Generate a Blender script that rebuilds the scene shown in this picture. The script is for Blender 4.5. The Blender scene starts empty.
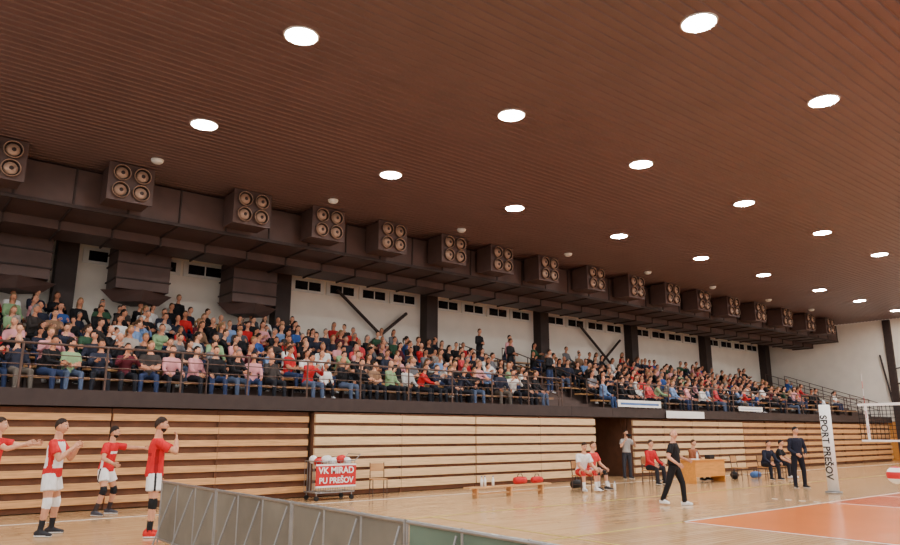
import bpy, math, random
import numpy as np
from mathutils import Vector, Matrix
from mathutils.bvhtree import BVHTree
random.seed(7)
SC=bpy.context.scene
V=Vector
def lin(c):
    return tuple(((x/255)/12.92 if x/255<=0.04045 else ((x/255+0.055)/1.055)**2.4) for x in c)
# ------------------------------------------------------------ materials
def mat(name,col,rough=.7,metal=0,var=.12,scale=6,bump=0,stretch=(1,1,1),spec=.4):
    m=bpy.data.materials.new(name); m.use_nodes=True
    nt=m.node_tree; b=nt.nodes['Principled BSDF']
    c=lin(col)
    b.inputs['Roughness'].default_value=rough; b.inputs['Metallic'].default_value=metal
    b.inputs['Specular IOR Level'].default_value=spec
    tc=nt.nodes.new('ShaderNodeTexCoord'); mp=nt.nodes.new('ShaderNodeMapping'); mp.inputs['Scale'].default_value=stretch
    n=nt.nodes.new('ShaderNodeTexNoise'); n.inputs['Scale'].default_value=scale; n.inputs['Detail'].default_value=4
    r=nt.nodes.new('ShaderNodeValToRGB')
    r.color_ramp.elements[0].position=.3; r.color_ramp.elements[1].position=.7
    r.color_ramp.elements[0].color=(*[x*(1-var) for x in c],1); r.color_ramp.elements[1].color=(*[min(1,x*(1+var)) for x in c],1)
    L=nt.links.new
    L(tc.outputs['Object'],mp.inputs['Vector']); L(mp.outputs['Vector'],n.inputs['Vector']); L(n.outputs['Fac'],r.inputs['Fac']); L(r.outputs['Color'],b.inputs['Base Color'])
    if bump:
        bp=nt.nodes.new('ShaderNodeBump'); bp.inputs['Strength'].default_value=bump; L(n.outputs['Fac'],bp.inputs['Height']); L(bp.outputs['Normal'],b.inputs['Normal'])
    return m
def emis(name,col,s):
    m=bpy.data.materials.new(name); m.use_nodes=True; b=m.node_tree.nodes['Principled BSDF']
    b.inputs['Base Color'].default_value=(1,1,1,1); b.inputs['Emission Color'].default_value=(*col,1); b.inputs['Emission Strength'].default_value=s
    return m
def colattr_mat():
    m=bpy.data.materials.new('cloth_skin_hair'); m.use_nodes=True; nt=m.node_tree; b=nt.nodes['Principled BSDF']
    a=nt.nodes.new('ShaderNodeAttribute'); a.attribute_name='Col'
    n=nt.nodes.new('ShaderNodeTexNoise'); n.inputs['Scale'].default_value=14
    mr=nt.nodes.new('ShaderNodeMapRange'); mr.inputs['To Min'].default_value=.72; mr.inputs['To Max'].default_value=1.18
    mx=nt.nodes.new('ShaderNodeVectorMath'); mx.operation='SCALE'
    L=nt.links.new
    L(n.outputs['Fac'],mr.inputs['Value']); L(a.outputs['Color'],mx.inputs[0]); L(mr.outputs['Result'],mx.inputs['Scale']); L(mx.outputs['Vector'],b.inputs['Base Color'])
    bp=nt.nodes.new('ShaderNodeBump'); bp.inputs['Strength'].default_value=.35; bp.inputs['Distance'].default_value=.04; L(n.outputs['Fac'],bp.inputs['Height']); L(bp.outputs['Normal'],b.inputs['Normal'])
    b.inputs['Roughness'].default_value=.75; b.inputs['Specular IOR Level'].default_value=.25
    return m
MFIG=colattr_mat()
M_ceil=mat('ceiling_brown_metal',(93,68,66),.42,0,.08,1.2,spec=.55)
M_duct=mat('duct_brown',(82,62,57),.55,0,.15,2)
M_dark=mat('dark_brown_steel',(52,39,36),.6,0,.15,5)
M_white=mat('white_plaster',(234,226,214),.85,0,.04,1.5)
M_glass=mat('night_window_glass',(26,26,30),.15,0,.2,1)
M_frame=mat('white_frame',(222,220,214),.5,0,.03,5)
M_plankA=mat('bleacher_plank_tan',(206,156,104),.45,0,.2,2.5,stretch=(1,8,14))
M_plankB=mat('bleacher_plank_light',(222,188,142),.45,0,.14,2.5,stretch=(1,8,14))
M_gap=mat('bleacher_gap_brown',(104,68,48),.8,0,.2,3)
M_conc=mat('stand_concrete',(84,68,62),.85,0,.15,2)
M_rail=mat('rail_paint_brown',(86,66,58),.45,0.2,.1,8)
M_bench=mat('bench_wood',(190,140,90),.5,0,.15,3,stretch=(1,8,8))
M_metal=mat('grey_metal',(150,150,150),.35,.7,.1,8)
M_board=mat('board_back_grey',(112,108,98),.6,0,.2,2)
M_boardf=mat('board_teal',(70,130,125),.5,0,.2,2)
M_red=mat('red_cloth',(200,30,34),.6,0,.1,6)
M_wt=mat('white_vinyl',(238,238,236),.5,0,.03,6)
M_black=mat('black_rubber',(22,22,24),.6,0,.1,8)
M_blue=mat('blue_print',(70,110,170),.6,0,.2,3)
M_beige=mat('nozzle_ring_beige',(158,128,108),.45,.2,.1,6)
M_orangewood=mat('desk_orange_wood',(214,146,66),.45,0,.12,3,stretch=(1,6,6))
M_lamp=emis('lamp_emission',(1,.97,.94),250)
M_line=mat('court_line_white',(235,232,225),.4,0,.03,5)

def floor_mat():
    m=bpy.data.materials.new('parquet_floor'); m.use_nodes=True; nt=m.node_tree; b=nt.nodes['Principled BSDF']; L=nt.links.new
    tc=nt.nodes.new('ShaderNodeTexCoord'); br=nt.nodes.new('ShaderNodeTexBrick')
    br.inputs['Scale'].default_value=1; br.inputs['Brick Width'].default_value=1.1; br.inputs['Row Height'].default_value=.12; br.inputs['Mortar Size'].default_value=.004
    br.inputs['Color1'].default_value=(*lin((210,172,128)),1); br.inputs['Color2'].default_value=(*lin((188,148,104)),1); br.inputs['Mortar'].default_value=(*lin((136,102,72)),1)
    n=nt.nodes.new('ShaderNodeTexNoise'); n.inputs['Scale'].default_value=.6; n.inputs['Detail'].default_value=5
    mr=nt.nodes.new('ShaderNodeMapRange'); mr.inputs['To Min'].default_value=.88; mr.inputs['To Max'].default_value=1.1
    sc=nt.nodes.new('ShaderNodeVectorMath'); sc.operation='SCALE'
    L(tc.outputs['Object'],br.inputs['Vector']); L(tc.outputs['Object'],n.inputs['Vector']); L(n.outputs['Fac'],mr.inputs['Value'])
    L(br.outputs['Color'],sc.inputs[0]); L(mr.outputs['Result'],sc.inputs['Scale']); L(sc.outputs['Vector'],b.inputs['Base Color'])
    b.inputs['Roughness'].default_value=.16; b.inputs['Specular IOR Level'].default_value=.6
    return m
M_floor=floor_mat()
M_court=mat('court_orange',(222,116,44),.2,0,.06,.8)
M_court2=mat('court_orange_deep',(204,84,26),.2,0,.06,.8)

# ------------------------------------------------------------ geometry builder
class G:
    def __init__(s): s.v=[]; s.f=[]; s.r=[]
    def box(s,c,size,reg=0,rot=None):
        c=V(c); o=len(s.v); h=[x/2 for x in size]
        for x in(-1,1):
            for y in(-1,1):
                for z in(-1,1):
                    p=V((x*h[0],y*h[1],z*h[2]))
                    if rot is not None: p=rot@p
                    s.v.append(p+c)
        for q in((0,1,3,2),(4,6,7,5),(0,4,5,1),(2,3,7,6),(0,2,6,4),(1,5,7,3)):
            s.f.append(tuple(o+i for i in q)); s.r.append(reg)
    def bx(s,x0,x1,y0,y1,z0,z1,reg=0): s.box(((x0+x1)/2,(y0+y1)/2,(z0+z1)/2),(x1-x0,y1-y0,z1-z0),reg)
    def tube(s,pts,rad,reg=0,side=(1,0,0),n=10,cap=True,ax=None):
        pts=[V(p) for p in pts]; side=V(side); o=len(s.v); N=len(pts)
        for i,p in enumerate(pts):
            a=pts[max(0,i-1)]; b=pts[min(N-1,i+1)]
            t=V(ax) if ax else (b-a).normalized(); sd=side-t*side.dot(t)
            if sd.length<1e-3: sd=V((0,1,0))-t*t.y
            if sd.length<1e-3: sd=V((0,0,1))-t*t.z
            sd.normalize(); u=t.cross(sd)
            r=rad[i] if isinstance(rad,(list,tuple)) else rad
            if not isinstance(r,(tuple,list)): r=(r,r)
            for k in range(n):
                an=2*math.pi*k/n; s.v.append(p+sd*math.cos(an)*r[0]+u*math.sin(an)*r[1])
        for i in range(N-1):
            rg=reg[i] if isinstance(reg,list) else reg
            for k in range(n):
                k2=(k+1)%n; s.f.append((o+i*n+k,o+i*n+k2,o+(i+1)*n+k2,o+(i+1)*n+k)); s.r.append(rg)
        if cap:
            s.v.append(pts[0]); c0=len(s.v)-1; s.v.append(pts[-1]); c1=c0+1
            r0=reg[0] if isinstance(reg,list) else reg; r1=reg[-1] if isinstance(reg,list) else reg
            for k in range(n):
                k2=(k+1)%n; s.f.append((c0,o+k2,o+k)); s.r.append(r0)
                e=o+(N-1)*n; s.f.append((c1,e+k,e+k2)); s.r.append(r1)
    def ell(s,c,rad,reg=0,nu=10,nv=7,fn=None,keep=None,rot=None):
        c=V(c); o=len(s.v); idx={}
        for j in range(nv+1):
            ph=math.pi*j/nv-math.pi/2
            for i in range(nu):
                if j in(0,nv) and i>0: idx[(i,j)]=idx[(0,j)]; continue
                th=2*math.pi*i/nu; d=V((math.cos(ph)*math.cos(th),math.cos(ph)*math.sin(th),math.sin(ph)))
                p=V((d.x*rad[0],d.y*rad[1],d.z*rad[2]))
                if fn: p=fn(d,p)
                if rot is not None: p=rot@p
                idx[(i,j)]=len(s.v); s.v.append(p+c)
        for j in range(nv):
            for i in range(nu):
                i2=(i+1)%nu
                if keep:
                    ph=math.pi*(j+.5)/nv-math.pi/2; th=2*math.pi*(i+.5)/nu
                    if not keep(V((math.cos(ph)*math.cos(th),math.cos(ph)*math.sin(th),math.sin(ph)))): continue
                q=[idx[(i,j)],idx[(i2,j)],idx[(i2,j+1)],idx[(i,j+1)]]; w=[]
                for a in q:
                    if a not in w: w.append(a)
                s.f.append(tuple(w)); s.r.append(reg)
    def add(s,o,M=None):
        k=len(s.v); s.v+= [M@p if M else p.copy() for p in o.v]; s.f+=[tuple(a+k for a in f) for f in o.f]; s.r+=o.r
    def obj(s,name,mats,smooth=False,loc=None,parent=None,bevel=0):
        me=bpy.data.meshes.new(name); me.from_pydata([tuple(p) for p in s.v],[],s.f)
        for m in mats: me.materials.append(m)
        me.polygons.foreach_set('material_index',s.r)
        if smooth: me.polygons.foreach_set('use_smooth',[True]*len(s.f))
        me.update(); o=bpy.data.objects.new(name,me); SC.collection.objects.link(o)
        if loc: o.location=loc
        if parent: o.parent=parent
        if bevel:
            b=o.modifiers.new('bevel','BEVEL'); b.width=bevel; b.segments=2; b.limit_method='ANGLE'
        return o
def inst(o,loc,rz=0,name=None):
    n=bpy.data.objects.new(name or o.name.split('.')[0],o.data); SC.collection.objects.link(n); n.location=loc; n.rotation_euler=(0,0,rz); return n
def text(s,size,loc,rot,m,parent=None,name='lettering',ax='CENTER'):
    cu=bpy.data.curves.new(name,'FONT'); cu.body=s; cu.size=size; cu.extrude=.003; cu.align_x=ax; cu.align_y='CENTER'
    cu.offset=size*.02
    o=bpy.data.objects.new(name,cu); SC.collection.objects.link(o); o.location=loc; o.rotation_euler=rot; cu.materials.append(m)
    if parent: o.parent=parent
    return o

CH=8.45; XE=48.0; YB=24.6; YW=17.3
X0=-8.0; Y0=-8.0
# ------------------------------------------------------------ room shell
g=G(); g.bx(X0,XE,Y0,YB,-.1,0); g.obj('floor',[M_floor])
g=G()
pitch=.2; y=Y0; prof=[]
while y<YB:
    prof+=[(y,CH),(y+.135,CH),(y+.15,CH+.022),(y+.185,CH+.022)]; y+=pitch
o=len(g.v)
for (yy,zz) in prof: g.v.append(V((X0,yy,zz))); g.v.append(V((XE,yy,zz)))
for i in range(len(prof)-1): g.f.append((2*i,2*i+1,2*i+3,2*i+2)); g.r.append(0)
g.bx(X0,XE,Y0,YB,CH+.1,CH+.2,0)
g.obj('ceiling',[M_ceil])
g=G(); g.bx(X0,XE,YB,YB+.2,0,CH,0); g.obj('wall_back',[M_white])
g=G(); g.bx(XE,XE+.2,Y0,YB,2.3,CH,0); g.bx(XE,XE+.2,Y0,YB,0,2.3,1)
g.obj('wall_right',[M_white,M_orangewood])
# court markings
g=G(); g.bx(12.2,30.2,-.8,8.2,.002,.005,0); g.bx(18.2,24.2,-.8,8.2,.005,.008,1)
for (a,b,c,d) in((12.2,30.2,8.15,8.2),(12.2,30.2,-.8,-.75),(12.2,12.25,-.8,8.2),(30.15,30.2,-.8,8.2),(18.2,18.25,-.8,8.2),(24.15,24.2,-.8,8.2),(21.17,21.22,-.8,8.2)): g.bx(a,b,c,d,.008,.011,2)
for k in range(4): g.bx(18.2,18.25,8.35+k*.35,8.5+k*.35,.002,.006,2)
g.bx(5.0,40,11.8,11.85,.002,.005,3); g.bx(5,5.05,-5,11.8,.002,.005,3)
g.bx(-4,48,15.6,15.65,.002,.005,2); g.bx(5.05,12.2,8.15,8.2,.002,.005,3); g.bx(9.0,9.05,-5,11.8,.002,.005,3)
g.obj('court_marking',[M_court,M_court2,M_line,mat('line_yellow',(196,176,80),.4)])

# ------------------------------------------------------------ ceiling lights
g=G()
g.tube([(0,0,0),(0,0,-.018),(0,0,-.022),(0,0,-.016)],[.31,.305,.285,.275],0,n=32,cap=False,ax=(0,0,-1))
g.tube([(0,0,0),(0,0,-.003)],.305,0,n=32)
g.tube([(0,0,-.006),(0,0,-.012)],[.276,.27],1,n=32)
base=None
for X in(-4.6,.3,4.97,10.05,14.69,19.8,24.98,29.9,35.3,39.9,44.8):
    for Y in(15.06,10.35,5.74,1.1,-3.6):
        if base is None: base=g.obj('ceiling_downlight',[M_frame,M_lamp],loc=(X,Y,CH-.001))
        else: inst(base,(X,Y,CH-.001))
g=G(); g.ell((0,0,-.02),(.14,.14,.07),0,16,8); g.tube([(0,0,.025),(0,0,-.02)],[.16,.15],0,n=16); sd=None
for X in(4.8,9.9,20.3,25.4,30.5,14.9,35.8,40.6):
    if sd is None: sd=g.obj('smoke_detector',[M_frame],True,(X,17.9,CH-.03))
    else: inst(sd,(X,17.9,CH-.03))

# ------------------------------------------------------------ ducts
g=G()
g.bx(X0,XE-.1,19.7,21.3,7.35,8.38,0)
g.bx(X0,XE-.1,21.3,22.6,7.1,8.38,0)
g.bx(X0,XE-.1,22.6,23.9,7.45,7.6,0)
x=X0+.5
while x<XE:
    g.bx(x,x+.05,19.66,21.3,7.31,8.39,1); g.bx(x,x+.05,21.26,22.65,7.05,8.3,1); x+=1.35
g.bx(X0,XE-.1,19.64,19.7,7.3,7.4,1)
for X in(2.7,6.1,9.8):
    g.bx(X-.8,X+.8,23.0,24.2,6.0,7.46,0); g.tube([(X,23.6,6.0),(X,23.6,5.65)],[(1.1,.8),(.7,.6)],0,n=4)
    for z in(6.3,6.8,7.2): g.bx(X-.84,X+.84,22.96,24.24,z,z+.05,1)
x=1.2
while x<46:
    g.bx(x,x+.8,23.25,23.75,7.43,7.45,2); x+=1.35
g.obj('ventilation_duct',[M_duct,M_dark,M_frame],bevel=.01)
# nozzle units
g=G()
g.bx(-.52,.52,0,.8,-.46,.46,0)
g.bx(-.56,.56,-.03,.02,-.5,.5,0)
g.bx(-.42,.42,.8,1.0,-.36,.36,1)
for sx in(-.25,.25):
    for sz in(-.23,.23):
        g.tube([(sx,-.02,sz),(sx,-.12,sz),(sx,-.14,sz),(sx,-.13,sz),(sx,-.035,sz),(sx,-.03,sz)],[.215,.215,.205,.19,.17,.02],[0,2,2,1,1],n=20,ax=(0,-1,0))
        g.ell((sx,-.06,sz),(.155,.07,.155),2,16,8)
        g.ell((sx+.01,-.105,sz),(.06,.04,.06),1,10,6)
nz=None
for X in(1.5,4.42,7.73,10.2,12.6,15.2,17.5,20.0,22.85,25.6,28.3,30.9,33.6,36.3,39.2,42.0,44.6):
    if nz is None: nz=g.obj('air_nozzle_unit',[M_duct,M_dark,M_beige],loc=(X,18.7,7.93))
    else: inst(nz,(X,18.7,7.93))
g=G()
for X in(-3.2,4.1,11.4,18.4,25.4,32.6,40,47.3):
    g.bx(X-.3,X+.3,24.1,YB,2.45,8.4,0)
g.obj('trim_1',[M_dark],bevel=.01)
g=G()
for X in(13.8,28.2):
    for (a,b) in(((X,7.2),(X+2.6,5.2)),((X+3.4,6.6),(X+1.4,5.0))):
        g.tube([(a[0],24.35,a[1]),(b[0],24.35,b[1])],.07,0,n=6)
    g.bx(X+1.2,X+3.2,24.3,24.4,4.95,5.08,0)
g.obj('diagonal_wall_brace',[M_dark])
k=1
cols=[4.1,11.4,18.4,25.4,32.6,40,47.3]
for a,b in zip(cols[:-1],cols[1:]):
    g=G(); n=4; w=(b-a-.9)/n
    for i in range(n):
        xx=a+.45+i*w
        g.bx(xx+.05,xx+w-.05,24.54,24.6,6.98,7.5,0); g.bx(xx+.22,xx+w-.22,24.52,24.56,7.07,7.40,1)
        g.bx(xx+w/2-.02,xx+w/2+.02,24.5,24.56,7.0,7.48,0)
    g.obj('window_%d'%k,[M_frame,M_glass]); k+=1

# ------------------------------------------------------------ stands
NR=8; TZ=2.45; RI=.28; DY=.8; YS=17.5
def stand(name,x0,x1):
    g=G()
    for r in range(NR):
        y0=YS+r*DY; g.bx(x0,x1,y0,YB-.02,TZ-.24 if r==0 else TZ+(r-1)*RI,TZ+r*RI,0)
        g.bx(x0+.05,x1-.05,y0+.42,y0+.74,TZ+r*RI+.38,TZ+r*RI+.43,1)
        xx=x0+.5
        while xx<x1: g.bx(xx,xx+.05,y0+.5,y0+.7,TZ+r*RI,TZ+r*RI+.39,2); xx+=1.6
    g.bx(x0,x1,YW-.15,YS,2.21,2.56,2)
    g.obj(name,[M_conc,M_bench,M_dark])
stand('bleacher_stand',-6,19.3)
stand('bleacher_stand',21.6,45.2)
def stairs(x0,x1):
    g=G()
    for r in range(NR*2):
        g.bx(x0,x1,YS+r*DY/2,YB-.02,TZ-.24,TZ+r*RI/2,0)
    g.bx(x0,x1,YW-.15,YS,2.21,2.56,1)
    g.obj('stand_staircase',[M_conc,M_dark])
stairs(19.31,21.59); stairs(45.21,47.9)
def rail(name,x0,x1,y=17.2,z0=2.56,step=1.7,h=.95):
    g=G()
    for z in(.25,.5,.72): g.tube([(x0,y,z0+z),(x1,y,z0+z)],.013,0,n=6)
    g.tube([(x0,y,z0+h),(x1,y,z0+h)],.026,0,n=8)
    n=max(1,round((x1-x0)/step))
    for i in range(n+1):
        x=x0+(x1-x0)*i/n; g.tube([(x,y,z0),(x,y,z0+h)],.025,0,n=8)
    g.obj(name,[M_rail])
rail('front_guard_railing',-6,18.9); rail('front_guard_railing',22,45)
def srail(x,r0,r1):
    g=G(); pts=[]
    for r in range(r0,r1+1):
        y=YS+r*DY+.15; z=TZ+r*RI; pts.append((x,y,z)); g.tube([(x,y,z),(x,y,z+.95)],.022,0,n=6)
    for h in(.5,.95): g.tube([(p[0],p[1],p[2]+h) for p in pts],.022,0,n=6)
    g.obj('stair_handrail',[M_rail])
for x in(19.2,21.7,45.1,47.6): srail(x,0,7)
srail(6.4,0,3); srail(30.6,0,3)
g=G(); g.bx(X0,20.6,17.62,17.8,0,2.19,0); g.obj('wall_under_stand_left',[M_gap])
g=G(); g.bx(22.9,XE-.02,17.62,17.8,0,2.19,0); g.obj('wall_under_stand_right',[M_gap])
g=G(); g.bx(20.42,20.6,17.82,20,0,2.19,0); g.bx(22.9,23.08,17.82,20,0,2.19,0); g.bx(20.42,23.08,20,20.2,0,2.19,0)
g.bx(21.2,22.2,19.95,20,0,2.0,1)
g.obj('passage_under_stand',[M_gap,M_dark])
def bleach(x0,x1,ph,m,y=YW,top=2.18,pitch=.295):
    g=G(); g.bx(x0,x1,y+.06,y+.28,0.02,top,1)
    z=.14; i=0
    while z+ph<top+.03:
        g.bx(x0+.01,x1-.01,y-.02,y+.06,z,z+ph,0); z+=pitch; i+=1
    xx=x0; n=max(1,round((x1-x0)/2.3))
    for i in range(1,n):
        xx=x0+(x1-x0)*i/n; g.bx(xx-.03,xx+.03,y,y+.07,.0,top,1); g.bx(xx-.006,xx+.006,y-.023,y,.1,top-.03,1)
    g.obj('folded_telescopic_bleacher',[m,M_gap],bevel=.006)
bleach(-6,-.6,.15,M_plankA); bleach(-.58,4.2,.15,M_plankA); bleach(4.22,9.1,.15,M_plankA)
bleach(9.2,14.8,.215,M_plankB,YW-.15); bleach(14.83,20.55,.215,M_plankB,YW-.15)
bleach(22.95,31,.19,M_plankB); bleach(31.03,39.2,.17,M_plankA); bleach(39.23,47.8,.19,M_plankA)
def banner(x0,x1,z0,z1,m1,y=17.08):
    g=G(); g.bx(x0,x1,y,y+.02,z0,z1,0); g.bx(x0+.15,x1-.15,y-.005,y,z0+.08,z1-.1,1); g.obj('notice_banner',[M_wt,m1])
banner(21.9,24.6,2.6,2.86,M_blue,17.11); banner(24.9,27.6,2.22,2.5,M_wt); banner(30.5,32.6,2.6,2.8,M_blue,17.11)
# ------------------------------------------------------------ end wall items
g=G(); g.bx(47.86,47.99,Y0,16.9,2.3,2.5,0); g.bx(47.8,47.99,16.55,16.95,0,8.4,0); g.bx(47.8,47.99,9.6,9.9,0,8.4,0)
for z in(3.6,4.5,5.4): g.tube([(47.8,16.6,z),(47.8,14.9,z+.25)],.05,0,n=6)
g.tube([(47.8,17.3,6.3),(47.8,16.9,3.2)],.05,0,n=6)
g.tube([(47.8,15.0,2.5),(47.8,15.0,5.9)],.06,0,n=6)
g.obj('trim_2',[M_dark])

# ------------------------------------------------------------ net
g=G()
PX=21.2; PY=9.3
g.tube([(PX,PY,0),(PX,PY,2.55)],.045,1,n=12)
g.tube([(PX,PY,.0),(PX,PY,.05)],.22,1,n=16)
g.tube([(PX,PY,.06),(PX,PY,2.42)],.145,0,n=20)
po=g.obj('net_post',[M_wt,M_metal,M_black],True)
text('SPORT PREŠOV',.26,(PX-.152,PY+.0,1.25),(math.radians(90),math.radians(90),math.radians(-90)),M_black,po,name='pad_lettering')
g=G(); g.tube([(PX,-1.9,0),(PX,-1.9,2.55)],.045,1,n=12); g.tube([(PX,-1.9,.06),(PX,-1.9,2.42)],.145,0,n=20); g.obj('net_post',[M_wt,M_metal],True)
g=G(); y0,y1=-.9,8.4
yy=y0
while yy<y1: g.bx(PX-.004,PX+.004,yy-.007,yy+.007,1.43,2.43,0); yy+=.1
for i in range(11): g.bx(PX-.004,PX+.004,y0,y1,1.43+i*.1-.007,1.43+i*.1+.007,0)
g.bx(PX-.012,PX+.012,y0,y1,2.36,2.43,1); g.bx(PX-.01,PX+.01,y0,y1,1.41,1.46,1)
for z in(2.4,1.45): g.tube([(PX,-1.75,z),(PX,PY-.15,z)],.008,0,n=5)
for i in range(9): g.tube([(PX-.03,8.2,1.43+i*.2),(PX-.03,8.2,1.63+i*.2)],.006,2 if i%2 else 1,n=6)
g.bx(PX-.015,PX+.015,8.17,8.23,1.43,2.43,1)
g.obj('volleyball_net',[M_black,M_wt,M_red])
# ------------------------------------------------------------ foreground advertising boards
def adboard(y1,y0,m,x=3.72):
    g=G(); h=.92
    g.bx(x,x+.015,y0+.03,y1-.03,.06,h-.03,0); g.bx(x+.016,x+.022,y0+.03,y1-.03,.06,h-.03,2)
    for z in(.05,h-.02): g.tube([(x,y0,z),(x,y1,z)],.018,1,n=8)
    n=3
    for i in range(n+1):
        yy=y0+(y1-y0)*i/n
        g.tube([(x,yy,.0),(x,yy,h)],.014,1,n=8)
        if i<n: g.tube([(x-.02,yy+.05,h-.06),(x-.30,yy+.05,.015)],.011,1,n=6); g.tube([(x,yy+.05,.02),(x-.30,yy+.05,.015)],.011,1,n=6)
    g.obj('advertising_board',[m,M_metal,M_boardf])
M_boardg=mat('board_back_green',(84,104,92),.5,0,.25,1.5)
for (a,b,m) in((11.85,9.6,M_board),(9.56,7.4,M_board),(7.36,5.25,M_board),(5.21,3.0,M_boardg),(2.96,.9,M_boardg)): adboard(a,b,m)

# ------------------------------------------------------------ furniture
def chair_g():
    g=G()
    g.box((0,0,.44),(.42,.42,.03),0); 
    for sx in(-.19,.19):
        g.tube([(sx,.19,.0),(sx,.17,.43)],.014,1,n=8); g.tube([(sx,-.21,.0),(sx,-.18,.45),(sx,-.23,.86)],.014,1,n=8)
        g.tube([(sx,.18,.2),(sx,-.2,.2)],.009,1,n=6)
    g.box((0,-.215,.74),(.40,.02,.2),0,Matrix.Rotation(math.radians(8),3,'X'))
    return g
ch=chair_g().obj('wooden_chair',[M_bench,M_rail],loc=(10.75,16.4,0),bevel=.006)
ch.rotation_euler=(0,0,math.radians(160))
for (x,y,a) in((16.15,14.05,180),(20.05,14.5,180),(22.9,14.75,180),(25.2,13.3,170),(26.5,13.5,190),(24.1,13.7,180),(21.3,15.4,180),(16.75,14.2,175),(27.6,13.7,180)): inst(ch,(x,y,0),math.radians(a))
g=G(); g.bx(12.1,15.1,14.25,14.5,.24,.28,0)
for x in(12.4,13.6,14.8): g.bx(x-.03,x+.03,14.28,14.47,.0,.24,0)
g.bx(12.3,14.9,14.35,14.4,.08,.13,0)
g.obj('gym_bench',[M_plankA],bevel=.006)
def bag(x,y,z,s=1,m=None,a=0):
    g=G(); g.tube([(-.2,0,.1),(-.19,0,.1),(0,0,.11),(.19,0,.1),(.2,0,.1)],[(.03,.03),(.09,.09),(.11,.1),(.09,.09),(.03,.03)],0,side=(0,1,0),n=14)
    g.tube([(-.1,0,.19),(-.06,0,.27),(.06,0,.27),(.1,0,.19)],.012,1,n=6)
    o=g.obj('sports_bag',[m or M_red,M_black],True,(x,y,z)); o.scale=(s,s,s); o.rotation_euler=(0,0,a)
bag(14.0,14.37,.28); bag(14.65,14.37,.28,.9)
bag(16.9,14.9,0,1.3,M_black,.3); bag(24.6,14.2,0,1.4,M_black,.5); bag(25.9,14.1,0,1.2,M_blue)
g=G(); g.tube([(0,0,0),(0,0,.17),(0,0,.2),(0,0,.24)],[.035,.035,.015,.015],0,n=12); g.tube([(0,0,.235),(0,0,.26)],.018,1,n=10)
wb=g.obj('water_bottle',[M_wt,M_blue],True,(13.0,14.36,.28))
for p in((17.1,13.9,0),(17.22,13.95,0),(12.6,14.36,.28),(12.75,14.4,.28),(17.3,13.8,0),(22.0,14.0,.76)): inst(wb,p)
g=G(); g.bx(21.4,23.3,13.7,14.35,.72,.76,0); g.bx(21.45,21.49,13.75,14.3,0,.72,0); g.bx(23.2,23.24,13.75,14.3,0,.72,0); g.bx(21.49,23.2,13.74,13.77,.2,.72,0)
g.bx(22.6,22.9,13.9,14.1,.76,.9,1); g.bx(21.7,21.9,13.85,14.1,.76,.79,2)
g.obj('scorer_desk',[M_orangewood,M_black,M_wt],bevel=.006)
# ball trolley with team banner
g=G()
x0,x1,ya,yb=-.55,.55,-.3,.3
for z in(.2,.95):
    g.tube([(x0,ya,z),(x1,ya,z),(x1,yb,z),(x0,yb,z),(x0,ya,z)],.015,0,n=6)
for i in range(9):
    t=x0+(x1-x0)*i/8
    for yy in(ya,yb): g.tube([(t,yy,.2),(t,yy,.95)],.008,0,n=5)
for i in range(5):
    t=ya+(yb-ya)*i/4
    for xx in(x0,x1): g.tube([(xx,t,.2),(xx,t,.95)],.008,0,n=5)
for xx in(x0+.05,x1-.05):
    for yy in(ya+.04,yb-.04):
        g.tube([(xx,yy,.2),(xx,yy,.08)],.015,0,n=6); g.tube([(xx,yy-.02,.06),(xx,yy+.02,.06)],.06,2,n=14)
g.bx(x0,x1,ya,yb,.18,.2,0)
g.bx(x0-.02,x1+.02,ya-.035,ya-.02,.36,.84,1); g.bx(x0-.02,x1+.02,ya-.037,ya-.02,.84,.88,3); g.bx(x0-.02,x1+.02,ya-.037,ya-.02,.32,.36,3)
g.tube([(x1,yb,.95),(x1+.16,yb,1.1),(x1+.16,ya,1.1),(x1,ya,.95)],.014,0,n=6)
for i in range(10):
    g.ell((x0+.13+(i%5)*.21,-.13+.25*(i//5),.93+.05*(i%2)),(.105,.105,.105),3 if i%3 else 1,14,10)
tr=g.obj('ball_trolley',[M_metal,M_red,M_black,M_wt],loc=(9.3,16.45,0))
t1=text('VK MIRAD',.22,(0,-.345,.72),(math.radians(90),0,0),M_wt,tr,'banner_text_top'); t2=text('PU PREŠOV',.195,(0,-.345,.48),(math.radians(90),0,0),M_wt,tr,'banner_text_bottom')
g=G(); g.ell((0,0,0),(.105,.105,.105),0,24,16)
for i,q in enumerate(g.f):
    c=sum((g.v[a] for a in q),V())/len(q)
    if abs(c.z)<.045 and c.x<0 or c.z>.085: g.r[i]=1
g.obj('volleyball',[M_wt,M_red],True,(9.9,3.58,1.14))

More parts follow.
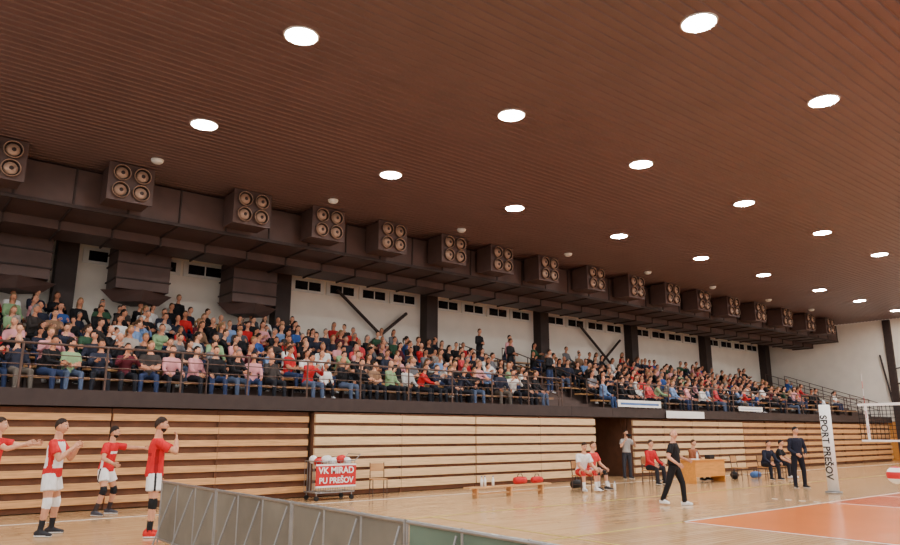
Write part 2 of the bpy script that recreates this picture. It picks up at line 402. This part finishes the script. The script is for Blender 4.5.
# ------------------------------------------------------------ people
def dirv(a): return V(a).normalized()
DEF=dict(P=(0,0,.95),T=(0,0,1),la=(-.18,0,-1),lf=(-.08,.15,-1),ra=(.18,0,-1),rf=(.08,.15,-1),lt=(-.1,.02,-1),ls=(0,-.02,-1),rt=(.1,.02,-1),rs=(0,-.02,-1),
  head=(0,0),sleeve='short',legs='shorts',hair='short',curl=.5,seat=False,fy=(-.2,.2),knee=None,beard=False,fat=1.0)
def hand(g,W,d,nrm,sgn,curl,n=6):
    d=d.normalized(); nrm=(nrm-d*nrm.dot(d)).normalized(); s=d.cross(nrm)*sgn
    g.tube([W-d*.02,W+d*.02,W+d*.06,W+d*.095],[(.022,.022),(.033,.017),(.041,.015),(.038,.012)],'skin',side=s,n=max(6,n))
    for i,(off,ln) in enumerate(((.030,.066),(.011,.076),(-.010,.072),(-.030,.056))):
        p=W+d*.088+s*off; pts=[p]; a=curl*.5
        for k,fr in enumerate((.45,.32,.23)):
            dd=(d*math.cos(a)+nrm*math.sin(a)+s*off*1.5).normalized(); p=p+dd*ln*fr*1.1; pts.append(p); a+=curl*.9
        g.tube(pts,[.0095,.009,.008,.006],'skin',side=s,n=n)
    p=W+d*.03+s*.03; td=(d*.75+s*.7+nrm*.25).normalized()
    g.tube([p,p+td*.035,p+td*.035+(d+nrm*.3*curl).normalized()*.03,p+td*.035+(d+nrm*.6*curl).normalized()*.05],[.013,.011,.010,.007],'skin',side=s,n=n)
def head(g,C,R,pz,lo=False):
    nu,nv=(12,9) if lo else (32,24)
    def fn(d,p):
        p=p.copy()
        if d.z<0:
            k=(-d.z)**1.5; p.x*=1-.38*k; p.y=p.y*(1-.12*k)+.012*k
        if d.y>.3 and not lo: 
            p.y-=.006*math.exp(-((abs(d.x)-.38)**2)/.02-((d.z-.08)**2)/.02)
            p.y+=.004*math.exp(-((d.z+.45)**2)/.01)*(1 if abs(d.x)<.3 else 0)
        return p
    h=G()
    h.ell((0,0,0),(.075,.094,.12),'skin',nu,nv,fn)
    h.tube([(0,.084,.03),(0,.098,.0),(0,.107,-.02),(0,.088,-.03)],[.007,.010,.015,.010],'skin',n=5 if lo else 10)
    for s in(-1,1):
        h.ell((s*.075,-.004,-.002),(.011,.02,.031),'skin',4 if lo else 10,4 if lo else 8)
        if lo: h.ell((s*.03,.082,.012),(.009,.006,.005),'dark',4,3)
        else:
            h.ell((s*.03,.078,.012),(.014,.010,.008),'eye',10,6); h.ell((s*.03,.0865,.012),(.005,.003,.005),'dark',8,6)
            h.tube([(s*.014,.091,.032),(s*.032,.089,.037),(s*.05,.076,.031)],.0035,'hair',n=5)
    h.tube([(-.024,.083,-.052),(0,.093,-.054),(.024,.083,-.052)],[(.003,.003),(.007,.007),(.003,.003)],'lip',side=(0,0,1),n=4 if lo else 8)
    ty=pz['hair']
    def keep(d):
        if ty=='bald': return d.z>-.3 and d.z<.35 and d.y<-.2
        return d.z>(.18+.5*d.y if d.y>0 else .18+.75*d.y)
    h.ell((0,-.006,.004),(.080,.101,.130),'hair',nu,nv,fn,keep)
    if ty!='bald': h.ell((0,-.014,.03),(.077,.088,.106),'hair',nu,nv,None,lambda d:d.z>.32)
    if ty=='long':
        h.tube([(0,-.05,.06),(0,-.075,-.04),(0,-.08,-.14),(0,-.075,-.23)],[(.075,.05),(.085,.05),(.085,.04),(.05,.02)],'hair',n=8)
    if ty=='tail': h.tube([(0,-.09,.04),(0,-.14,.02),(0,-.15,-.08),(0,-.13,-.17)],[.02,.032,.028,.01],'hair',n=8)
    if pz['beard']: h.ell((0,.001,-.002),(.0765,.0965,.1225),'hair',nu,nv,fn,lambda d:d.z<-.4 and d.y>0 and not(abs(d.x)<.3 and -.52<d.z<-.38 and d.y>0))
    M=Matrix.Translation(C)@R.to_4x4()
    g.add(h,M)
def figure(pz_,lo=False):
    pz=dict(DEF); pz.update(pz_); fat=pz['fat']
    B=G(); E=G()
    P=V(pz['P']); T=dirv(pz['T']); S=V((1,0,0)); nb=10 if lo else 16
    L=pz['sleeve']=='long'
    hips={-1:P+V((-.09,0,-.02)),1:P+V((.09,0,-.02))}
    th={-1:dirv(pz['lt']),1:dirv(pz['rt'])}; sh={-1:dirv(pz['ls']),1:dirv(pz['rs'])}
    knee={k:hips[k]+th[k]*.43 for k in hips}; ank={k:knee[k]+sh[k]*.41 for k in hips}
    if not pz['seat']:
        dz=.09-min(ank[-1].z,ank[1].z)
        P=P+V((0,0,dz)); 
        for D in(hips,knee,ank):
            for k in D: D[k]=D[k]+V((0,0,dz))
    rr=[(-.10,.11,.10,'leg'),(-.04,.155,.118,'leg'),(.015,.168,.125,'leg'),(.025,.178*fat,.135*fat,'top'),(.12,.158*fat,.125*fat,'top'),(.24,.165*fat,.122*fat,'top'),(.36,.185,.125,'top'),(.44,.19,.115,'top'),(.495,.15,.09,'top'),(.525,.085,.07,'top'),(.53,.062,.062,'skin'),(.60,.056,.06,'skin'),(.66,.052,.058,'skin')]
    if not lo and pz['legs']=='shorts': rr[0:3]=[(-.10,.11,.10,'leg'),(-.06,.155,.118,'leg'),(-.045,.176*fat,.138*fat,'top')]
    pts=[]
    for a in rr:
        z=a[0]; dirT=V((0,0,1)).lerp(T,min(1,max(0,(z+.05)/.15))); pts.append(P+dirT.normalized()*z if z>0 else P+V((0,0,z)))
    nk=pts[-3]; pts[-2]=nk+(T*.6+V((0,.0,.4))).normalized()*.06; pts[-1]=nk+(T*.3+V((0,.1,.7))).normalized()*.12
    B.tube(pts,[(a[1],a[2]) for a in rr],[a[3] for a in rr][1:],side=S,n=nb)
    for k,au,af in((-1,dirv(pz['la']),dirv(pz['lf'])),(1,dirv(pz['ra']),dirv(pz['rf']))):
        sj=P+T*.455+S*k*.185
        el=sj+au*.29; wr=el+af*.255
        B.tube([P+T*.46+S*k*.1,sj+T*.005],[.06,.066],'top',n=nb); B.ell(sj,(.066,.066,.066),'top',nb,7)
        if L:
            B.tube([sj,sj+au*.12,el],[.066,.06,.052],'top',n=nb); B.ell(el,(.052,)*3,'top',nb,6); B.tube([el,el+af*.1,wr],[.052,.05,.036],'top',n=nb)
        else:
            B.tube([sj,sj+au*.10,sj+au*.19],[.066,.07,.076],'top',n=nb); B.tube([sj+au*.1,sj+au*.2,el],[.05,.047,.041],'skin',n=nb)
            B.ell(el,(.041,)*3,'skin',nb,6); B.tube([el,el+af*.08,wr+af*.01],[.041,.043,.028],'skin',n=nb)
        nrm=pz.get('pn%d'%k); nrm=V(nrm) if nrm else V((-k,.0,0))
        hand(E,wr,af,nrm,1 if (af.cross(nrm)).dot(V((0,1,.2)))>0 else -1,pz['curl'],3 if lo else 7)
    for i,k in enumerate((-1,1)):
        h,kn,an=hips[k],knee[k],ank[k]; t=th[k]; s=sh[k]
        if pz['legs']=='shorts':
            B.tube([h,h+t*.12,h+t*.25],[.102,.108,.113],'leg',n=nb); B.tube([h,h+t*.2,kn],[.085,.08,.056],'skin',n=nb)
            B.ell(kn,(.056,)*3,'skin',nb,6)
            B.tube([kn-t*.07,kn+s*.0,kn+s*.08],[.066,.068,.062],'knee',n=nb)
            B.tube([kn,kn+s*.12,kn+s*.25,an],[.054,.058,.045,.037],['skin','skin','sock'],n=nb)
            B.tube([kn+s*.25,an],[.047,.042],'sock',n=nb)
        else:
            B.tube([h,h+t*.2,kn],[.10,.09,.07],'leg',n=nb); B.ell(kn,(.07,)*3,'leg',nb,6); B.tube([kn,kn+s*.12,an+s*.02],[.068,.066,.056],'leg',n=nb)
        fd=V((math.sin(pz['fy'][i]),math.cos(pz['fy'][i]),0)); gz=an.z-.09
        Q=[(-.085,.022,.028),(-.06,.037,.042),(0,.042,.05),(.06,.044,.04),(.12,.047,.03),(.165,.040,.024),(.19,.02,.014)]
        B.tube([V((an.x,an.y,gz+q[2]+.012))+fd*q[0] for q in Q],[(q[1],q[2]) for q in Q],'shoe',side=fd.cross(V((0,0,1))),n=nb)
        B.tube([V((an.x,an.y,gz+.012))+fd*q[0] for q in Q],[(q[1]+.003,.012) for q in Q],'sole',side=fd.cross(V((0,0,1))),n=nb)
        B.tube([V((an.x,an.y,gz+.05)),an+V((0,0,.02))],[.042,.042],'shoe',n=nb)
    yaw,pit=pz['head']
    R=Matrix.Rotation(-yaw,3,'Z')@Matrix.Rotation(pit,3,'X')
    C=pts[-1]+V((0,.012,.055))+R@V((0,.005,.02))
    head(E,C,R,pz,lo)
    return B,E
def remesh(B,vox,sm=2):
    me=bpy.data.meshes.new('tmp'); me.from_pydata([tuple(p) for p in B.v],[],B.f); o=bpy.data.objects.new('tmp',me); SC.collection.objects.link(o)
    m=o.modifiers.new('r','REMESH'); m.mode='VOXEL'; m.voxel_size=vox
    m2=o.modifiers.new('s','SMOOTH'); m2.iterations=sm; m2.factor=.5
    dg=bpy.context.evaluated_depsgraph_get(); ev=o.evaluated_get(dg); nm=ev.to_mesh()
    R=G(); R.v=[v.co.copy() for v in nm.vertices]; R.f=[tuple(p.vertices) for p in nm.polygons]
    t=BVHTree.FromPolygons(B.v,B.f)
    for f in R.f:
        c=sum((R.v[a] for a in f),V())/len(f); hit=t.find_nearest(c); R.r.append(B.r[hit[2]])
    ev.to_mesh_clear(); bpy.data.objects.remove(o); bpy.data.meshes.remove(me)
    return R
BASEC=dict(skin=(214,160,130),hair=(60,42,32),top=(180,30,35),leg=(235,235,235),shoe=(60,60,65),sole=(225,225,225),knee=(30,30,32),sock=(230,230,230),eye=(225,222,216),dark=(35,26,24),lip=(165,85,80),accent=(200,35,40))
def person(name,loc,face_deg,height,pose,cols,recolor=None,vox=.011):
    B,E=figure(pose); R=remesh(B,vox)
    R.add(E)
    if recolor:
        for i,f in enumerate(R.f):
            if R.r[i] in('top','leg'):
                c=sum((R.v[a] for a in f),V())/len(f); R.r[i]=recolor(R.r[i],c) or R.r[i]
    C=dict(BASEC); C.update(cols)
    me=bpy.data.meshes.new(name); me.from_pydata([tuple(p) for p in R.v],[],R.f); me.materials.append(MFIG)
    at=me.color_attributes.new('Col','FLOAT_COLOR','CORNER'); lc={k:(*lin(c),1) for k,c in C.items()}
    arr=[]
    for p,r in zip(me.polygons,R.r): arr+=list(lc[r])*p.loop_total
    at.data.foreach_set('color',arr)
    me.polygons.foreach_set('use_smooth',[True]*len(R.f)); me.update()
    o=bpy.data.objects.new(name,me); SC.collection.objects.link(o); s=height/1.83
    o.scale=(s,s,s); o.location=loc; o.rotation_euler=(0,0,math.radians(face_deg-90)); return o

def jersey(tag,c):
    if tag=='top' and (abs(c.x)>.15 or c.z>1.42 or (c.z<1.02)): return 'accent'
    if tag=='top' and 1.16<c.z<1.24 and abs(c.x)<.09: return 'accent'
def redkit(tag,c):
    if tag=='top' and (1.2<c.z<1.25 and abs(c.x)<.12): return 'accent'
    if tag=='top' and abs(c.y)<.03 and c.z<1.3 and abs(c.x)>.12: return 'accent'
    if tag=='leg' and abs(c.y)<.02: return 'knee'
person('volleyball_player',(2.5,13.75,0),-30,1.93,dict(T=(0,.06,1),la=(-.3,.45,-.85),lf=(.45,.55,.75),ra=(.3,.5,-.8),rf=(-.5,.6,.7),lt=(-.2,.12,-1),ls=(-.05,-.1,-1),rt=(.2,.1,-1),rs=(.05,-.12,-1),head=(.1,-.05),curl=.5,**{'pn-1':(1,0,0),'pn1':(-1,0,0)}),
  dict(top=(238,236,236),leg=(236,236,238),knee=(240,240,240),sock=(40,40,44),shoe=(50,50,55),hair=(48,36,30),skin=(205,150,120)),jersey)
person('volleyball_player',(3.95,16.3,0),-45,1.86,dict(T=(0,.15,1),la=(-.7,.65,-.15),lf=(-.35,1,-.05),ra=(.5,.2,-.85),rf=(.1,.75,-.3),lt=(-.28,.25,-1),ls=(-.1,-.25,-1),rt=(.26,.3,-1),rs=(.1,-.3,-1),head=(-.3,-.1),beard=True),
  dict(top=(204,28,40),leg=(238,238,240),knee=(30,30,35),sock=(60,50,50),shoe=(70,70,78),hair=(40,30,26),skin=(206,152,122),accent=(240,236,236)),redkit)
person('volleyball_player',(3.78,12.5,0),-10,1.94,dict(T=(0,.03,1),la=(-.12,.05,-1),lf=(.1,.3,-1),ra=(.3,.75,-.45),rf=(-.75,.1,.85),lt=(-.1,.08,-1),ls=(0,-.05,-1),rt=(.14,.0,-1),rs=(.02,-.04,-1),head=(.2,-.05),beard=True,**{'pn1':(-.5,-1,0)}),
  dict(top=(206,30,38),leg=(238,238,240),knee=(28,28,30),sock=(30,30,32),shoe=(205,40,36),hair=(52,38,30),skin=(204,148,118),accent=(150,18,24)),redkit)
person('volleyball_player',(1.72,14.85,0),-25,1.95,dict(T=(0,.1,1),la=(-.2,.9,-.2),lf=(.2,1,.1),ra=(.25,.85,-.35),rf=(-.1,1,.3),head=(0,0)),
  dict(top=(204,28,38),leg=(238,238,240),knee=(28,28,30),shoe=(60,60,66),hair=(60,44,34)))
person('coach',(14.95,10.15,0),-75,1.78,dict(T=(0,.03,1),la=(-.45,.0,-.9),lf=(.2,.9,-.3),ra=(.4,-.1,-.9),rf=(-.1,.75,-.55),lt=(-.08,.35,-1),ls=(0,.05,-1),rt=(.1,-.28,-1),rs=(0,-.45,-1),head=(.5,0),legs='long',hair='bald',fat=1.15,fy=(-.1,.3)),
  dict(top=(22,22,25),leg=(24,24,28),shoe=(235,235,235),hair=(120,110,104),skin=(214,158,130)))
person('line_official',(22.4,10.8,0),-125,1.86,dict(T=(0,.02,1),la=(-.25,.1,-1),lf=(.45,.7,-.5),ra=(.25,.1,-1),rf=(-.45,.7,-.5),legs='long',sleeve='long',head=(-.3,-.1),lt=(-.16,.02,-1),rt=(.12,.04,-1)),
  dict(top=(26,30,48),leg=(24,26,38),shoe=(30,30,34),hair=(30,28,30)))
pg=person('photographer',(21.9,16.85,0),-110,1.78,dict(la=(-.45,.5,-.8),lf=(.5,.45,1),ra=(.45,.5,-.8),rf=(-.5,.45,1),legs='long',head=(0,0),**{'pn-1':(1,0,0),'pn1':(-1,0,0)}),
  dict(top=(170,165,160),leg=(55,56,64),shoe=(40,40,44),hair=(50,40,34)))
g=G(); g.bx(-.07,.07,-.04,.04,-.045,.05,0); g.tube([(0,.03,0),(0,.13,0)],.035,0,n=14)
cam_o=g.obj('photo_camera',[M_black],loc=(0,.19,1.6)); cam_o.parent=pg; 
SEAT=dict(seat=True,P=(0,-.03,.56),T=(0,.12,1),lt=(-.18,1,-.03),ls=(-.03,.05,-1),rt=(.18,1,-.03),rs=(.03,.05,-1),la=(-.15,.35,-.9),lf=(.1,.9,-.45),ra=(.15,.35,-.9),rf=(-.1,.9,-.45))
def seated(name,x,y,a,cols,**kw):
    d=dict(SEAT); d.update(kw); return person(name,(x,y,0),a,1.83,d,cols)
seated('seated_player',16.15,14.05,-105,dict(top=(236,234,234),leg=(200,36,42),knee=(200,40,40),sock=(235,235,235),shoe=(220,220,225),hair=(60,42,32)),T=(0,.35,1),head=(.2,-.3),lt=(-.25,1,0),rt=(.25,1,0))
seated('seated_player',16.75,14.2,-90,dict(top=(214,60,60),leg=(236,236,238),knee=(40,40,40),shoe=(40,40,45),hair=(90,60,40)),T=(0,.2,1))
seated('seated_official',20.05,14.5,-95,dict(top=(196,30,40),leg=(36,36,44),shoe=(30,30,34),hair=(70,50,38)),legs='long',sleeve='long')
seated('seated_official',21.3,15.4,-95,dict(top=(30,30,36),leg=(36,36,44),shoe=(30,30,34)),legs='long',sleeve='long')
seated('seated_official',22.9,14.75,-90,dict(top=(150,90,60),leg=(36,36,44),shoe=(30,30,34),hair=(90,60,40)),legs='long',sleeve='long')
seated('seated_staff',25.2,13.3,-110,dict(top=(30,34,52),leg=(26,28,38),shoe=(30,30,34)),legs='long',sleeve='long',T=(0,.4,1))
seated('seated_staff',26.5,13.5,-80,dict(top=(24,24,28),leg=(28,28,36),shoe=(220,220,220),hair=(40,32,28)),legs='long',T=(0,.3,1))

# ------------------------------------------------------------ crowd
VAR=[]
def addvar(p,seat=True):
    d=dict(SEAT) if seat else {}
    d.update(p); d.setdefault('legs','long'); d.setdefault('sleeve','long')
    B,E=figure(d,True); R=remesh(B,.036,1); R.add(E)
    Vv=np.array([tuple(v) for v in R.v],dtype=np.float32)
    keys=['skin','hair','top','leg','shoe','sole','dark','lip','eye','knee','sock']
    VAR.append(dict(V=Vv,ls=np.array([len(f) for f in R.f]),lp=np.array([a for f in R.f for a in f]),rg=np.array([keys.index(r) for r in R.r]),))
addvar(dict(hair='short'))
addvar(dict(hair='long',la=(-.2,.5,-.85),lf=(.35,.8,.25),ra=(.2,.5,-.85),rf=(-.35,.8,.25)))
addvar(dict(hair='short',T=(0,.4,1),la=(-.2,.6,-.7),lf=(.4,.8,-.2),ra=(.2,.6,-.7),rf=(-.4,.7,-.1),head=(.4,0)))
addvar(dict(hair='tail',sleeve='short',head=(-.5,0),la=(-.1,.3,-.9),lf=(.75,.5,-.1),ra=(.1,.3,-.9),rf=(-.75,.5,0)))
addvar(dict(hair='bald',T=(0,0,1),la=(-.35,.2,-.9),lf=(.3,.85,-.4),ra=(.3,.5,-.7),rf=(-.3,.4,.9),head=(.2,.0),fat=1.15))
addvar(dict(hair='long',T=(0,.2,1),head=(.3,-.1)))
addvar(dict(hair='short',la=(-.3,.6,-.6),lf=(.5,.5,.6),ra=(.3,.6,-.6),rf=(-.5,.5,.6),T=(0,.25,1)))
NS=len(VAR)
addvar(dict(hair='short',la=(-.3,.1,-.95),lf=(.7,.6,-.1),ra=(.3,.1,-.95),rf=(-.7,.6,0)),False)
addvar(dict(hair='short'),False)
TOPS=[(24,24,28)]*9+[(38,42,58)]*5+[(60,54,52)]*2+[(70,72,78),(110,110,114),(190,190,188),(225,222,218),(230,228,226),(196,34,40),(180,30,38),(210,70,76),(140,172,128),(50,85,150),(120,150,195),(140,108,84),(215,150,155),(90,30,42),(50,84,62),(170,160,150)]
LEGS=[(28,30,38)]*5+[(44,58,92),(56,76,116),(80,94,120),(36,36,38),(100,92,84)]
HAIRS=[(44,32,26),(60,42,30),(30,24,22),(86,60,40),(140,108,74),(130,122,116),(66,46,34)]
SK=[(214,152,122),(206,142,110),(220,162,130),(192,132,102)]
def crowd(name,items):
    VV=[];LP=[];LS=[];CC=[];off=0
    for (x,y,z,a,s,vi) in items:
        v=VAR[vi]; c,sn=math.cos(a),math.sin(a); P=v['V']*s; Q=np.empty_like(P)
        Q[:,0]=P[:,0]*c-P[:,1]*sn+x; Q[:,1]=P[:,0]*sn+P[:,1]*c+y; Q[:,2]=P[:,2]+z
        top=random.choice(TOPS); k=[random.choice(SK),random.choice(HAIRS),top,random.choice(LEGS),random.choice([(30,30,34),(200,200,200),(60,50,46),(30,30,34)]),(180,180,180),(50,38,34),(160,84,78),(230,230,225),(30,30,30),(200,200,200)]
        K=np.array([(*lin(q),1) for q in k],dtype=np.float32)
        VV.append(Q); LP.append(v['lp']+off); LS.append(v['ls']); CC.append(np.repeat(K[v['rg']],v['ls'],axis=0)); off+=len(Q)
    VV=np.concatenate(VV);LP=np.concatenate(LP);LS=np.concatenate(LS);CC=np.concatenate(CC)
    me=bpy.data.meshes.new(name); me.vertices.add(len(VV)); me.vertices.foreach_set('co',VV.ravel())
    me.loops.add(len(LP)); me.loops.foreach_set('vertex_index',LP.astype(np.int32))
    me.polygons.add(len(LS)); st=np.concatenate([[0],np.cumsum(LS)[:-1]]).astype(np.int32); me.polygons.foreach_set('loop_start',st)
    me.update(calc_edges=True)
    me.polygons.foreach_set('use_smooth',np.ones(len(LS),dtype=bool))
    at=me.color_attributes.new('Col','FLOAT_COLOR','CORNER'); at.data.foreach_set('color',CC.ravel())
    me.materials.append(MFIG); me.validate(); me.update()
    o=bpy.data.objects.new(name,me); SC.collection.objects.link(o); print(name,len(items),len(VV)); return o
def seats(x0,x1,occ):
    it=[]
    for r in range(NR):
        x=x0+random.uniform(0,.3)
        while x<x1:
            cl=math.sin(x*1.3+r*2.1)*math.sin(x*.47+r*1.3)
            if random.random()<occ(x,r)-(.15 if cl>.4 else 0):
                s=random.uniform(.9,1.03)
                if random.random()<.1: s=.75
                vi=random.randrange(NS)
                if vi==6 and random.random()<.6: vi=0
                it.append((x,YS+r*DY+.56+random.uniform(-.05,.03),TZ+r*RI+.43-.45*s,math.pi+random.gauss(.2,.35),s,vi))
            x+=random.uniform(.48,.64)
    return it
L=seats(-.5,18.8,lambda x,r: .99 if r<6 else (.88 if x<12 else .35))
for i in range(18):
    x=1.5+i*.55+random.uniform(-.1,.1)
    if random.random()<.6 and not any(abs(x-q)<.9 for q in(6.1,9.8,2.7,4.1,11.4)): L.append((x,24.15,TZ+7*RI,math.pi+random.uniform(-.4,.4),random.uniform(.93,1.02),NS+i%2))
crowd('seated_spectator_crowd',L)
crowd('seated_spectator_crowd',seats(22.2,44.8,lambda x,r: (.92 if x<33 else .65 if x<38 else .28)*(1 if r<4 else .6 if r<6 else .3)))
crowd('aisle_spectator_crowd',[(x,YS+r*DY+.45,TZ+(r+.5)*RI,math.pi+.2,.97,(NS+1) if r%2 else NS) for (x,r) in((20.2,4),(20.9,5),(19.9,6),(20.8,2))])

# ------------------------------------------------------------ world / camera
w=bpy.data.worlds.new('world'); SC.world=w; w.use_nodes=True
w.node_tree.nodes['Background'].inputs['Color'].default_value=(1,.94,.9,1); w.node_tree.nodes['Background'].inputs['Strength'].default_value=1.25
cd=bpy.data.cameras.new('camera'); co=bpy.data.objects.new('camera',cd); SC.collection.objects.link(co)
cd.sensor_width=36; cd.lens=28.24; cd.clip_end=300
co.location=(0,0,1.65); co.rotation_euler=(math.radians(90+12.77),0,math.radians(-38.8)); SC.camera=co
